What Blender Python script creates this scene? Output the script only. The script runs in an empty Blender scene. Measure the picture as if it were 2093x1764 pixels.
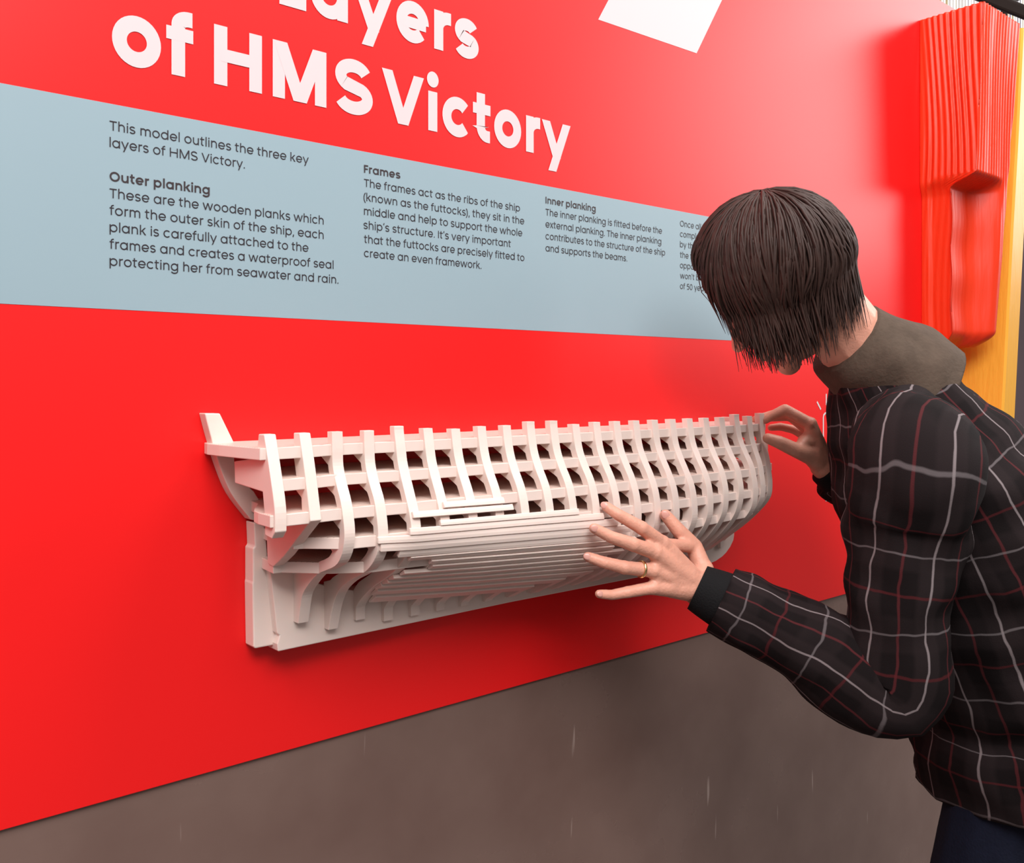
import bpy, bmesh, math, random
from mathutils import Vector, Matrix, noise
random.seed(7)
SC = bpy.context.scene
COL = SC.collection
PI = math.pi

# ------------------------------------------------------------------ camera
H = 1.085                      # camera to red panel face, metres
EYE = 1.5                      # camera height
FPX = 1900.0
TH = math.atan(2214 / 1900)
SN, CS = math.sin(TH), math.cos(TH)
cam = bpy.data.cameras.new('camera')
cam_o = bpy.data.objects.new('camera', cam)
COL.objects.link(cam_o)
cam_o.location = (0, -H, EYE)
cam_o.rotation_euler = (PI / 2, 0, -(PI / 2 - TH))
cam.sensor_width = 36
cam.sensor_fit = 'HORIZONTAL'
cam.lens = 36 * FPX / 2093
cam.shift_y = -97 / 2093
cam.clip_start = 0.02
SC.camera = cam_o

# ------------------------------------------------------------------ world and lights
SC.view_settings.view_transform = 'Standard'
SC.view_settings.look = 'None'
SC.view_settings.gamma = 1
SC.view_settings.use_curve_mapping = False
SC.view_settings.exposure = 0.0
SC.cycles.max_bounces = 12
SC.cycles.diffuse_bounces = 8
w = bpy.data.worlds.new('world')
SC.world = w
w.use_nodes = True
_bg = w.node_tree.nodes['Background']
_tc = w.node_tree.nodes.new('ShaderNodeTexCoord')
_sp = w.node_tree.nodes.new('ShaderNodeSeparateXYZ')
_cr = w.node_tree.nodes.new('ShaderNodeValToRGB')       # assumed room light as a gradient, bright above, dimmer hall around
_cr.color_ramp.elements[0].position = 0.0
_cr.color_ramp.elements[0].color = (.15, .135, .13, 1)
_cr.color_ramp.elements[1].position = 0.75
_cr.color_ramp.elements[1].color = (.86, .83, .80, 1)
w.node_tree.links.new(_tc.outputs['Generated'], _sp.inputs[0])
w.node_tree.links.new(_sp.outputs['Z'], _cr.inputs[0])
w.node_tree.links.new(_cr.outputs[0], _bg.inputs[0])
_bg.inputs[1].default_value = 1.0


def area(name, loc, target, sx, sy, power, col=(1, 1, 1)):
    l = bpy.data.lights.new(name, 'AREA')
    l.shape = 'RECTANGLE'
    l.size, l.size_y = sx, sy
    l.energy = power
    l.color = col
    o = bpy.data.objects.new(name, l)
    COL.objects.link(o)
    o.location = loc
    d = Vector(target) - Vector(loc)
    o.rotation_euler = d.to_track_quat('-Z', 'Y').to_euler()
    return o


area('assumed_overhead_light', (-0.5, -2.1, 3.7), (0.7, -0.1, 1.2), 2.4, 1.6, 138, (1, 0.955, 0.925))  # assumed key lamp, unseen, placed from the shade under the hull
area('assumed_overhead_light', (2.1, -1.0, 3.7), (1.75, -0.05, 1.2), 1.6, .5, 34, (1, 0.955, 0.925))  # added fill lamp, brightens the panel right of the bow
area('assumed_window_light', (7.6, -2.6, 4.0), (1.5, 0.0, 2.0), 3.8, 3.0, 210, (1, 0.98, 0.97))  # assumed window far right, unseen; bare area lamp giving the panel its sheen


# ------------------------------------------------------------------ helpers
def cpt(px, py, Z):
    """point seen at photo position (px, py) at depth Z in front of the camera, in world metres"""
    X = (px - 1046) / FPX * Z
    return Vector((SN * X + CS * Z, -H - CS * X + SN * Z, EYE - (py - 785) / FPX * Z))


def on_wall(px, py, p=0.0):
    """(along, height) of the wall point seen at photo position, on the plane p metres off the panel"""
    q = H - p
    u = (px - 1046) / FPX
    s = q * (CS + u * SN) / (SN - u * CS)
    return s, EYE - (py - 785) / FPX * (s * CS + q * SN)


def tag(o, label=None, cat=None, group=None, kind=None):
    for k, v in (('label', label), ('category', cat), ('group', group), ('kind', kind)):
        if v:
            o[k] = v
    return o


def empty(name, loc):
    o = bpy.data.objects.new(name, None)
    COL.objects.link(o)
    o.location = loc
    return o


def build(name, verts, faces, mat, parent=None, smooth=False, bevel=0, segs=2, uvs=None):
    me = bpy.data.meshes.new(name)
    base = parent_world(parent)
    me.from_pydata([Vector(v) - base for v in verts], [], faces)
    if uvs is not None:
        lay = me.uv_layers.new(name='UVMap')
        for poly in me.polygons:
            for li in poly.loop_indices:
                lay.data[li].uv = uvs(poly.index, me.loops[li].vertex_index)
    me.validate()
    if smooth:
        for p in me.polygons:
            p.use_smooth = True
    me.materials.append(mat)
    o = bpy.data.objects.new(name, me)
    COL.objects.link(o)
    if parent:
        o.parent = parent
    if bevel:
        m = o.modifiers.new('bevel', 'BEVEL')
        m.width = bevel
        m.segments = segs
        m.limit_method = 'ANGLE'
        m.angle_limit = math.radians(35)
    return o


def parent_world(p):
    v = Vector((0, 0, 0))
    while p is not None:
        v += p.location
        p = p.parent
    return v


class MB:
    def __init__(self):
        self.v, self.f = [], []

    def add(self, vs, fs):
        n = len(self.v)
        self.v += [Vector(a) for a in vs]
        self.f += [tuple(i + n for i in q) for q in fs]

    def box(self, x0, x1, y0, y1, z0, z1):
        vs = [(x, y, z) for x in (x0, x1) for y in (y0, y1) for z in (z0, z1)]
        self.add(vs, [(0, 1, 3, 2), (4, 6, 7, 5), (0, 4, 5, 1), (2, 3, 7, 6), (0, 2, 6, 4), (1, 5, 7, 3)])

    def prism(self, pts, fn, a, b):
        """extrude a closed outline; fn(pt, t) -> world"""
        n = len(pts)
        self.add([fn(p, a) for p in pts] + [fn(p, b) for p in pts],
                 [tuple(range(n - 1, -1, -1)), tuple(range(n, 2 * n))] +
                 [(i, (i + 1) % n, n + (i + 1) % n, n + i) for i in range(n)])

    def capsule(self, a, b, ra, rb, n=14, m=5):
        a, b = Vector(a), Vector(b)
        ax = b - a
        L = ax.length
        ax = ax / L if L > 1e-6 else Vector((0, 0, 1))
        up = Vector((0, 0, 1)) if abs(ax.z) < .9 else Vector((1, 0, 0))
        u = ax.cross(up).normalized()
        w_ = ax.cross(u)
        rows = []
        for i in range(1, m + 1):
            t = i / m * PI / 2
            rows.append((a - ax * (ra * math.cos(t)), ra * math.sin(t)))
        for i in range(0, m):
            t = i / m * PI / 2
            rows.append((b + ax * (rb * math.sin(t)), rb * math.cos(t)))
        vs = [a - ax * ra]
        for c, r in rows:
            for k in range(n):
                an = 2 * PI * k / n
                vs.append(c + (u * math.cos(an) + w_ * math.sin(an)) * r)
        vs.append(b + ax * rb)
        fs = [(0, 1 + (k + 1) % n, 1 + k) for k in range(n)]
        for i in range(len(rows) - 1):
            for k in range(n):
                p0 = 1 + i * n + k
                p1 = 1 + i * n + (k + 1) % n
                fs.append((p0, p1, p1 + n, p0 + n))
        e = len(vs) - 1
        fs += [(e, 1 + (len(rows) - 1) * n + k, 1 + (len(rows) - 1) * n + (k + 1) % n) for k in range(n)]
        self.add(vs, fs)

    def chain(self, pts, rs):
        for i in range(len(pts) - 1):
            self.capsule(pts[i], pts[i + 1], rs[i], rs[i + 1])

    def ellipsoid(self, c, ax, n=20, m=12):
        """ax: three semi-axis vectors"""
        c = Vector(c)
        vs = [c + ax[2]]
        for i in range(1, m):
            t = PI * i / m
            for k in range(n):
                a = 2 * PI * k / n
                vs.append(c + ax[2] * math.cos(t) + (ax[0] * math.cos(a) + ax[1] * math.sin(a)) * math.sin(t))
        vs.append(c - ax[2])
        fs = [(0, 1 + k, 1 + (k + 1) % n) for k in range(n)]
        for i in range(m - 2):
            for k in range(n):
                p0, p1 = 1 + i * n + k, 1 + i * n + (k + 1) % n
                fs.append((p0, p0 + n, p1 + n, p1))
        e = len(vs) - 1
        fs += [(e, 1 + (m - 2) * n + (k + 1) % n, 1 + (m - 2) * n + k) for k in range(n)]
        self.add(vs, fs)

    def build(self, name, mat, parent=None, **kw):
        return build(name, self.v, self.f, mat, parent, **kw)


def remesh(o, voxel, smooth=4, factor=0.5):
    m = o.modifiers.new('fuse', 'REMESH')
    m.mode = 'VOXEL'
    m.voxel_size = voxel
    m.use_smooth_shade = True
    s = o.modifiers.new('soften', 'SMOOTH')
    s.iterations = smooth
    s.factor = factor
    return o


def catmull(pts, per):
    """smooth a list of equal-length tuples"""
    P = [tuple(p) for p in pts]
    P = [P[0]] + P + [P[-1]]
    out = []
    for i in range(1, len(P) - 2):
        for j in range(per):
            t = j / per
            out.append(tuple(.5 * (2 * b + (c - a) * t + (2 * a - 5 * b + 4 * c - d) * t * t + (3 * b - a - 3 * c + d) * t ** 3)
                             for a, b, c, d in zip(P[i - 1], P[i], P[i + 1], P[i + 2])))
    out.append(P[-2])
    return out


def smoothstep(a, b, x):
    t = min(1, max(0, (x - a) / (b - a)))
    return t * t * (3 - 2 * t)


# ------------------------------------------------------------------ materials
def mat(name, col, rough=.5, spec=.5, noise_amt=0, noise_scale=20, bump=0, bump_scale=80, metal=0, sss=0, coat=0):
    m = bpy.data.materials.new(name)
    m.use_nodes = True
    nt = m.node_tree
    b = nt.nodes['Principled BSDF']
    b.inputs['Base Color'].default_value = (*col, 1)
    b.inputs['Roughness'].default_value = rough
    b.inputs['Specular IOR Level'].default_value = spec
    b.inputs['Metallic'].default_value = metal
    b.inputs['Coat Weight'].default_value = coat
    if sss:
        b.inputs['Subsurface Weight'].default_value = sss
        b.inputs['Subsurface Radius'].default_value = (.012, .005, .003)
        b.inputs['Subsurface Scale'].default_value = .6
    tc = nt.nodes.new('ShaderNodeTexCoord')
    if noise_amt:
        n = nt.nodes.new('ShaderNodeTexNoise')
        n.inputs['Scale'].default_value = noise_scale
        n.inputs['Detail'].default_value = 5
        nt.links.new(tc.outputs['Object'], n.inputs['Vector'])
        mx = nt.nodes.new('ShaderNodeMix')
        mx.data_type = 'RGBA'
        mx.inputs[6].default_value = (*[c * (1 - noise_amt) for c in col], 1)
        mx.inputs[7].default_value = (*[min(1, c * (1 + noise_amt)) for c in col], 1)
        nt.links.new(n.outputs['Fac'], mx.inputs[0])
        nt.links.new(mx.outputs[2], b.inputs['Base Color'])
    if bump:
        n = nt.nodes.new('ShaderNodeTexNoise')
        n.inputs['Scale'].default_value = bump_scale
        n.inputs['Detail'].default_value = 4
        nt.links.new(tc.outputs['Object'], n.inputs['Vector'])
        bp = nt.nodes.new('ShaderNodeBump')
        bp.inputs['Strength'].default_value = bump
        bp.inputs['Distance'].default_value = .002
        nt.links.new(n.outputs['Fac'], bp.inputs['Height'])
        nt.links.new(bp.outputs['Normal'], b.inputs['Normal'])
    return m


M_RED = mat('red_print', (.84, .009, .010), .36, .42, .02, 3)
M_BLUE = mat('blue_print', (.275, .375, .43), .40, .4, .02, 4)
M_WHITEP = mat('white_print', (.68, .555, .575), .40, .4)
M_INK = mat('ink_print', (.028, .022, .028), .4, .4)
M_BOLDINK = mat('bold_ink_print', (.042, .030, .034), .4, .4)
M_ICON = mat('icon_print', (.70, .62, .62), .4, .4)
M_SHIP = mat('white_plastic', (.80, .655, .60), .36, .5, .015, 6, sss=.12)
M_SKIN = mat('skin', (.70, .335, .245), .45, .45, .14, 45, .35, 260, sss=.15)
M_NAIL = mat('nail', (.66, .33, .28), .3, .5)
M_HAIR = mat('hair', (.040, .020, .016), .55, .3, .5, 60)
M_CUFF = mat('black_knit', (.006, .006, .007), .85, .2, 0, 0, .5, 400)
M_JEANS = mat('blue_denim', (.0045, .0065, .018), .8, .2, .3, 90, .4, 300)
M_COLLAR = mat('brown_cord', (.085, .060, .045), .85, .2, .3, 60, .5, 200)
M_SHOE = mat('shoe_leather', (.02, .015, .012), .4, .5)
M_GOLD = mat('gold', (.95, .72, .35), .2, .5, metal=1)
M_EYE = mat('eye_white', (.6, .57, .54), .2, .5)
M_YELLOW = mat('yellow_paint', (.80, .39, .035), .35, .5)
M_DARK = mat('dark_wood', (.030, .017, .014), .6, .3)
M_FLOOR = mat('floor_concrete', (.10, .088, .082), .6, .4, .2, 3)
M_BACK = mat('dark_wall', (.13, .095, .105), .8, .2, .1, 2)


def grained(name, col, scale, strength, rough, dist=.004):
    """painted timber, long grain running upward, raised ridges"""
    m = mat(name, col, rough, .32)
    nt = m.node_tree
    b = nt.nodes['Principled BSDF']
    tc = nt.nodes.new('ShaderNodeTexCoord')
    mp = nt.nodes.new('ShaderNodeMapping')
    mp.inputs['Scale'].default_value = (1, 1, .12)
    wv = nt.nodes.new('ShaderNodeTexNoise')
    wv.inputs['Scale'].default_value = scale
    wv.inputs['Detail'].default_value = 2
    nt.links.new(tc.outputs['Object'], mp.inputs['Vector'])
    nt.links.new(mp.outputs['Vector'], wv.inputs['Vector'])
    bp = nt.nodes.new('ShaderNodeBump')
    bp.inputs['Strength'].default_value = strength
    bp.inputs['Distance'].default_value = dist
    nt.links.new(wv.outputs['Fac'], bp.inputs['Height'])
    nt.links.new(bp.outputs['Normal'], b.inputs['Normal'])
    return m


M_BLOCK = grained('red_painted_timber', (.78, .040, .010), 90, .25, .38)
M_YELLOW = grained('yellow_painted_timber', (.82, .40, .045), 110, .3, .35)


def deck_material():
    m = mat('white_plastic_planked', (.84, .78, .75), .4, .5)
    nt = m.node_tree
    b = nt.nodes['Principled BSDF']
    tc = nt.nodes.new('ShaderNodeTexCoord')
    sep = nt.nodes.new('ShaderNodeSeparateXYZ')
    nt.links.new(tc.outputs['Object'], sep.inputs[0])
    mul = nt.nodes.new('ShaderNodeMath')
    mul.operation = 'MULTIPLY'
    mul.inputs[1].default_value = 1 / .0052
    nt.links.new(sep.outputs['Y'], mul.inputs[0])
    fr = nt.nodes.new('ShaderNodeMath')
    fr.operation = 'PINGPONG'
    fr.inputs[1].default_value = .5
    nt.links.new(mul.outputs[0], fr.inputs[0])
    rp = nt.nodes.new('ShaderNodeValToRGB')
    rp.color_ramp.elements[0].position = .06
    rp.color_ramp.elements[0].color = (.36, .22, .18, 1)  # shade in the plank gaps, put into the colour as brown stripes
    rp.color_ramp.elements[1].position = .16
    rp.color_ramp.elements[1].color = (.80, .64, .57, 1)
    nt.links.new(fr.outputs[0], rp.inputs[0])
    geo = nt.nodes.new('ShaderNodeNewGeometry')
    sz = nt.nodes.new('ShaderNodeSeparateXYZ')
    nt.links.new(geo.outputs['Normal'], sz.inputs[0])
    gt = nt.nodes.new('ShaderNodeMath')
    gt.operation = 'GREATER_THAN'
    gt.inputs[1].default_value = .8
    nt.links.new(sz.outputs['Z'], gt.inputs[0])
    mx = nt.nodes.new('ShaderNodeMix')
    mx.data_type = 'RGBA'
    mx.inputs[6].default_value = (.80, .655, .60, 1)
    nt.links.new(gt.outputs[0], mx.inputs[0])
    nt.links.new(rp.outputs[0], mx.inputs[7])
    nt.links.new(mx.outputs[2], b.inputs['Base Color'])
    return m


M_DECK = deck_material()


def base_board_material():
    """brown-grey laminate with faint clouding and fine upright pale scratches"""
    m = mat('scuffed_laminate', (.115, .072, .062), .30, .5)
    nt = m.node_tree
    b = nt.nodes['Principled BSDF']
    tc = nt.nodes.new('ShaderNodeTexCoord')
    n1 = nt.nodes.new('ShaderNodeTexNoise')
    n1.inputs['Scale'].default_value = 5
    n1.inputs['Detail'].default_value = 8
    nt.links.new(tc.outputs['Object'], n1.inputs['Vector'])
    r1 = nt.nodes.new('ShaderNodeValToRGB')
    r1.color_ramp.elements[0].position = .3
    r1.color_ramp.elements[0].color = (.150, .090, .076, 1)
    r1.color_ramp.elements[1].position = .75
    r1.color_ramp.elements[1].color = (.205, .132, .112, 1)
    nt.links.new(n1.outputs['Fac'], r1.inputs[0])
    mp = nt.nodes.new('ShaderNodeMapping')
    mp.inputs['Scale'].default_value = (70, 70, 6)
    mp.inputs['Rotation'].default_value = (0, math.radians(6), 0)
    nt.links.new(tc.outputs['Object'], mp.inputs['Vector'])
    n2 = nt.nodes.new('ShaderNodeTexNoise')
    n2.inputs['Scale'].default_value = 1.0
    n2.inputs['Detail'].default_value = 1
    nt.links.new(mp.outputs['Vector'], n2.inputs['Vector'])
    r2 = nt.nodes.new('ShaderNodeValToRGB')
    r2.color_ramp.elements[0].position = .765
    r2.color_ramp.elements[0].color = (0, 0, 0, 1)
    r2.color_ramp.elements[1].position = .80
    r2.color_ramp.elements[1].color = (1, 1, 1, 1)
    nt.links.new(n2.outputs['Fac'], r2.inputs[0])
    mx = nt.nodes.new('ShaderNodeMix')
    mx.data_type = 'RGBA'
    mx.inputs[7].default_value = (.36, .27, .24, 1)
    nt.links.new(r2.outputs[0], mx.inputs[0])
    nt.links.new(r1.outputs[0], mx.inputs[6])
    nt.links.new(mx.outputs[2], b.inputs['Base Color'])
    rr = nt.nodes.new('ShaderNodeMapRange')
    rr.inputs[3].default_value = .18
    rr.inputs[4].default_value = .34
    nt.links.new(n1.outputs['Fac'], rr.inputs[0])
    nt.links.new(rr.outputs[0], b.inputs['Roughness'])
    return m


M_BASE = base_board_material()


def plaid_material():
    m = mat('dark_plaid', (.014, .010, .011), .9, .12)
    nt = m.node_tree
    b = nt.nodes['Principled BSDF']
    uv = nt.nodes.new('ShaderNodeUVMap')
    nz = nt.nodes.new('ShaderNodeTexNoise')
    nz.inputs['Scale'].default_value = 14
    ad = nt.nodes.new('ShaderNodeVectorMath')
    ad.operation = 'MULTIPLY_ADD'
    ad.inputs[1].default_value = (.02, .02, 0)
    nt.links.new(uv.outputs[0], nz.inputs['Vector'])
    nt.links.new(nz.outputs['Color'], ad.inputs[0])
    nt.links.new(uv.outputs[0], ad.inputs[2])
    sep = nt.nodes.new('ShaderNodeSeparateXYZ')
    nt.links.new(ad.outputs[0], sep.inputs[0])

    def line(sock, period, off, width, soft):
        a = nt.nodes.new('ShaderNodeMath')
        a.operation = 'ADD'
        a.inputs[1].default_value = off
        nt.links.new(sep.outputs[sock], a.inputs[0])
        d = nt.nodes.new('ShaderNodeMath')
        d.operation = 'PINGPONG'
        d.inputs[1].default_value = period / 2
        nt.links.new(a.outputs[0], d.inputs[0])
        r = nt.nodes.new('ShaderNodeMapRange')
        r.inputs[1].default_value = width
        r.inputs[2].default_value = width + soft
        r.inputs[3].default_value = 1
        r.inputs[4].default_value = 0
        nt.links.new(d.outputs[0], r.inputs[0])
        return r.outputs[0]

    def over(base, fac, col, amt):
        k = nt.nodes.new('ShaderNodeMath')
        k.operation = 'MULTIPLY'
        k.inputs[1].default_value = amt
        nt.links.new(fac, k.inputs[0])
        mx = nt.nodes.new('ShaderNodeMix')
        mx.data_type = 'RGBA'
        mx.inputs[7].default_value = (*col, 1)
        nt.links.new(k.outputs[0], mx.inputs[0])
        if isinstance(base, tuple):
            mx.inputs[6].default_value = (*base, 1)
        else:
            nt.links.new(base, mx.inputs[6])
        return mx.outputs[2]

    c = over((.008, .0055, .006), line('X', .085, 0, .016, .006), (.020, .0135, .0145), .6)
    c = over(c, line('Y', .105, 0, .020, .006), (.020, .0135, .0145), .4)
    c = over(c, line('X', .085, .0425, .0012, .0012), (.15, .025, .03), .4)
    c = over(c, line('Y', .105, .0525, .0012, .0012), (.12, .016, .02), .4)
    c = over(c, line('X', .085, 0, .0010, .0012), (.30, .25, .26), .6)
    c = over(c, line('Y', .105, 0, .0008, .0010), (.22, .19, .20), .4)
    nt.links.new(c, b.inputs['Base Color'])
    n = nt.nodes.new('ShaderNodeTexNoise')
    n.inputs['Scale'].default_value = 300
    bp = nt.nodes.new('ShaderNodeBump')
    bp.inputs['Strength'].default_value = .3
    bp.inputs['Distance'].default_value = .001
    nt.links.new(n.outputs['Fac'], bp.inputs['Height'])
    nt.links.new(bp.outputs['Normal'], b.inputs['Normal'])
    return m


M_PLAID = plaid_material()

# ------------------------------------------------------------------ setting
PANEL_T = .006
f = MB()
f.box(-4, 9, -6, 6, -.1, 0)
tag(f.build('floor', M_FLOOR), kind='structure')
wf = MB()
wf.box(-1.2, 2.70, PANEL_T - .001, .11, 0, 2.47)
tag(wf.build('wall_front', M_BASE), kind='structure')
wb = MB()
wb.box(2.9, 14, 2.0, 2.1, 0, 3.5)
wb.box(2.9, 14, 2.0, 2.1, 5.4, 6.2)
tag(wb.build('wall_back', M_BACK), kind='structure')

# the red printed board
RED_BOTTOM = EYE - .467
root = empty('display_panel', (0.9, 0, RED_BOTTOM))
tag(root, 'large glossy red exhibition panel printed with white heading and pale blue text band', 'display panel')
p = MB()
p.box(-1.2, 2.56, 0, PANEL_T - .0012, RED_BOTTOM, 2.476)
p.build('board', M_RED, root, bevel=.0008, segs=1)
b = MB()
b.box(-1.2, 1.72, -.0004, .001, EYE + .084, EYE + .3145)
band = b.build('text_band', M_BLUE, root)
band['label'] = 'pale blue printed band carrying four columns of text'

wp = [on_wall(1222, 40), on_wall(1423, 109), on_wall(1475, 0), ]
dx, dz = wp[2][0] - wp[1][0], wp[2][1] - wp[1][1]
q0 = on_wall(1243, 0)
ux, uz = q0[0] - wp[0][0], q0[1] - wp[0][1]
k1, k0 = .25 / dz, .25 / uz
poly = [wp[0], wp[1], (wp[1][0] + dx * k1, wp[1][1] + dz * k1), (wp[0][0] + ux * k0, wp[0][1] + uz * k0)]
b = MB()
b.prism(poly, lambda q, t: (q[0], -t, q[1]), 0, .0004)
b.build('printed_shape', M_WHITEP, root)['label'] = 'white slanted printed block above the heading'

# ------------------------------------------------------------------ lettering (own geometric stroke letters)
XH, CAP, ASC, DSC = .548, .698, .745, -.205


class Glyphs:
    def __init__(self, w, bold):
        self.w, self.bold = w, bold

    def arc(self, cx, cy, rx, ry, a0, a1, n=None):
        n = n or max(6, int(abs(a1 - a0) / 10))
        return [(cx + rx * math.cos(math.radians(a0 + (a1 - a0) * i / n)),
                 cy + ry * math.sin(math.radians(a0 + (a1 - a0) * i / n))) for i in range(n + 1)]

    def glyph(self, ch):
        """advance, strokes [polyline], polygons [outline]"""
        w, h = self.w, self.w / 2
        S, P = [], []
        R = .292 if self.bold else .283
        rc = R - h
        cy = XH / 2
        ry = XH / 2 + .010 - h
        lb = .045
        st = .065 if self.bold else .075

        def diag(x0, y0, x1, y1, ww=None):
            ww = ww or w * math.hypot(x1 - x0, y1 - y0) / abs(y1 - y0)
            P.append([(x0 - ww / 2, y0), (x0 + ww / 2, y0), (x1 + ww / 2, y1), (x1 - ww / 2, y1)])

        def stem(x, y0, y1):
            P.append([(x - h, y0), (x + h, y0), (x + h, y1), (x - h, y1)])

        def bar(x0, x1, y, t=None):
            t = (t or w) / 2
            P.append([(x0, y - t), (x1, y - t), (x1, y + t), (x0, y + t)])

        def dot(x, y, r):
            P.append(self.arc(x, y, r, r, 0, 345, 23))
        thin = w * .88
        if ch == ' ':
            return .26, S, P
        if ch == 'o':
            S.append(self.arc(lb + R, cy, rc, ry, 0, 360, 36))
            return 2 * lb + 2 * R, S, P
        if ch in 'adgq':
            S.append(self.arc(lb + R, cy, rc, ry, 0, 360, 36))
            x = lb + 2 * R - h + .004
            if ch == 'a':
                stem(x, 0, XH)
            elif ch == 'd':
                stem(x, 0, ASC)
            elif ch == 'q':
                stem(x, DSC, XH)
            else:
                rr = .235
                S.append([(x, XH), (x, .02)] + self.arc(lb + R - .01, -.02, x - lb - R + .01, .20 - h * .4, 0, -155))
            return lb + 2 * R + st, S, P
        if ch in 'bp':
            S.append(self.arc(st + R, cy, rc, ry, 0, 360, 36))
            stem(st + h - .004, 0 if ch == 'b' else DSC, ASC if ch == 'b' else XH)
            return lb + 2 * R + st, S, P
        if ch == 'c':
            S.append(self.arc(lb + R, cy, rc, ry, 42, 318))
            return lb + 2 * R, S, P
        if ch == 'e':
            S.append(self.arc(lb + R, cy, rc, ry, -2, 326 if not self.bold else 318))
            bar(lb + w * .6, lb + 2 * R - w * .3, cy - .012, thin)
            return 2 * lb + 2 * R - .01, S, P
        if ch in 'nhm':
            wd = .475 if ch != 'm' else .43
            if self.bold:
                wd += .045
            x0 = st + h
            stem(x0, 0, ASC if ch == 'h' else XH)
            xs = x0
            for _ in range(2 if ch == 'm' else 1):
                x1 = xs + wd - w
                rx = (x1 - xs) / 2
                ry2 = min(rx, .20)
                yc = XH + .008 - h - ry2
                S.append(self.arc(xs + rx, yc, rx, ry2, 175, 0) + [(x1, 0)])
                xs = x1
            return xs + h + st - .008, S, P
        if ch == 'u':
            wd = .475 + (.045 if self.bold else 0)
            x0 = st - .01 + h
            x1 = x0 + wd - w
            rx = (x1 - x0) / 2
            ry2 = min(rx, .2)
            S.append([(x0, XH)] + self.arc(x0 + rx, h - .008 + ry2, rx, ry2, 180, 355))
            stem(x1, 0, XH)
            return x1 + h + st, S, P
        if ch == 'r':
            x0 = st + h
            stem(x0, 0, XH)
            S.append(self.arc(x0 + .19, XH - h - .16 + .006, .19, .16, 178, 88) + [(x0 + .19 + .045, XH - h + .006)])
            return x0 + .26, S, P
        if ch == 's' or ch == 'S':
            W_, Hh, l2 = (.43, XH, .04) if ch == 's' else (.56, CAP, .045)
            if self.bold:
                W_ += .05
            t_, b_ = Hh + .010 - h, h - .010
            m_ = Hh / 2
            q = (t_ - m_)
            rx, ry2 = W_ / 2 - h, q / 2
            top = self.arc(W_ / 2, m_ + q / 2, rx * .93, ry2, 22, 232, 24)
            low = self.arc(W_ / 2, m_ - q / 2, rx, ry2, 52, -158, 24)
            pts = top + low
            S.append([(x + l2, y) for x, y in pts])
            return W_ + 2 * l2, S, P
        if ch == 't':
            x0 = .13 + h * .6
            if self.bold:
                S.append([(x0, .70), (x0, .22)] + self.arc(x0 + .135, .22, .135, .22 - h, 180, 270) + [(x0 + .19, h)])
            else:
                S.append([(x0, .69), (x0, .14)] + self.arc(x0 + .105, .14, .105, .14 - h, 180, 270) + [(x0 + .14, h)])
            bar(.02, x0 + .20, XH - thin / 2, thin)
            return x0 + .235, S, P
        if ch == 'f':
            x0 = .12 + h * .6
            S.append([(x0, 0), (x0, .56)] + self.arc(x0 + .14, .575, .14, .175 - h, 180, 90) + [(x0 + .18, .75 - h)])
            bar(.02, x0 + .19, XH - thin / 2, thin)
            return x0 + .215, S, P
        if ch == 'i':
            stem(st + h, 0, XH)
            dot(st + h, XH + .06 + w * .62 + (.02 if not self.bold else .0), w * .64)
            return 2 * st + w - .01, S, P
        if ch == 'l':
            stem(st + h, 0, ASC)
            return 2 * st + w - .01, S, P
        if ch == 'k':
            stem(st + h, 0, ASC)
            ww = w * 1.30
            diag(st + w + .03, .255, st + w + .30, XH, ww)
            diag(st + w + .325, 0, st + w + .09, .315, ww)
            return st + w + .40, S, P
        if ch in 'vwy':
            if ch == 'w':
                d_ = .19
                x = .02 + h * 1.1
                for i in range(2):
                    diag(x, XH, x + d_, 0)
                    diag(x + 2 * d_, XH, x + d_, 0)
                    x += 2 * d_
                return x + h * 1.1 + .02, S, P
            d_ = .235 if not self.bold else .245
            x = .012 + h * 1.15
            if ch == 'v':
                diag(x, XH, x + d_, 0)
                diag(x + 2 * d_, XH, x + d_, 0)
            else:
                diag(x, XH, x + d_ + .012, 0)
                k = .215
                diag(x + 2 * d_, XH, x + d_ - d_ * k / XH, -k)
            return x + 2 * d_ + h * 1.15 + .012, S, P
        if ch == 'x':
            x = .02 + h * 1.2
            diag(x, 0, x + .36, XH, w * 1.22)
            diag(x + .36, 0, x, XH, w * 1.22)
            return x + .36 + h * 1.2 + .02, S, P
        if ch == 'T':
            W_ = .52
            bar(.03, .03 + W_, CAP - h)
            stem(.03 + W_ / 2, 0, CAP)
            return W_ + .06, S, P
        if ch == 'H':
            W_ = .635
            x0, x1 = .075 + h, .075 + W_ - h
            stem(x0, 0, CAP)
            stem(x1, 0, CAP)
            bar(x0, x1, CAP * .51, thin)
            return W_ + .15, S, P
        if ch == 'M':
            W_ = .78
            x0, x1 = .075 + h, .075 + W_ - h
            stem(x0, 0, CAP)
            stem(x1, 0, CAP)
            xm = (x0 + x1) / 2
            ww = w * 1.12
            diag(x0 + .01 * (w / .08), CAP, xm, .0 if self.bold else .02, ww)
            diag(x1 - .01 * (w / .08), CAP, xm, .0 if self.bold else .02, ww)
            return W_ + .15, S, P
        if ch == 'V':
            d_ = .285
            x = .015 + h * 1.12
            diag(x, CAP, x + d_, 0)
            diag(x + 2 * d_, CAP, x + d_, 0)
            return x + 2 * d_ + h * 1.12 + .015, S, P
        if ch == 'O':
            R2 = .365
            S.append(self.arc(.045 + R2, CAP / 2, R2 - h, CAP / 2 + .01 - h, 0, 360, 40))
            return 2 * R2 + .09, S, P
        if ch == 'F':
            stem(.075 + h, 0, CAP)
            bar(.075, .075 + .40, CAP - h)
            bar(.075, .075 + .37, CAP * .50, thin)
            return .075 + .43, S, P
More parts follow.
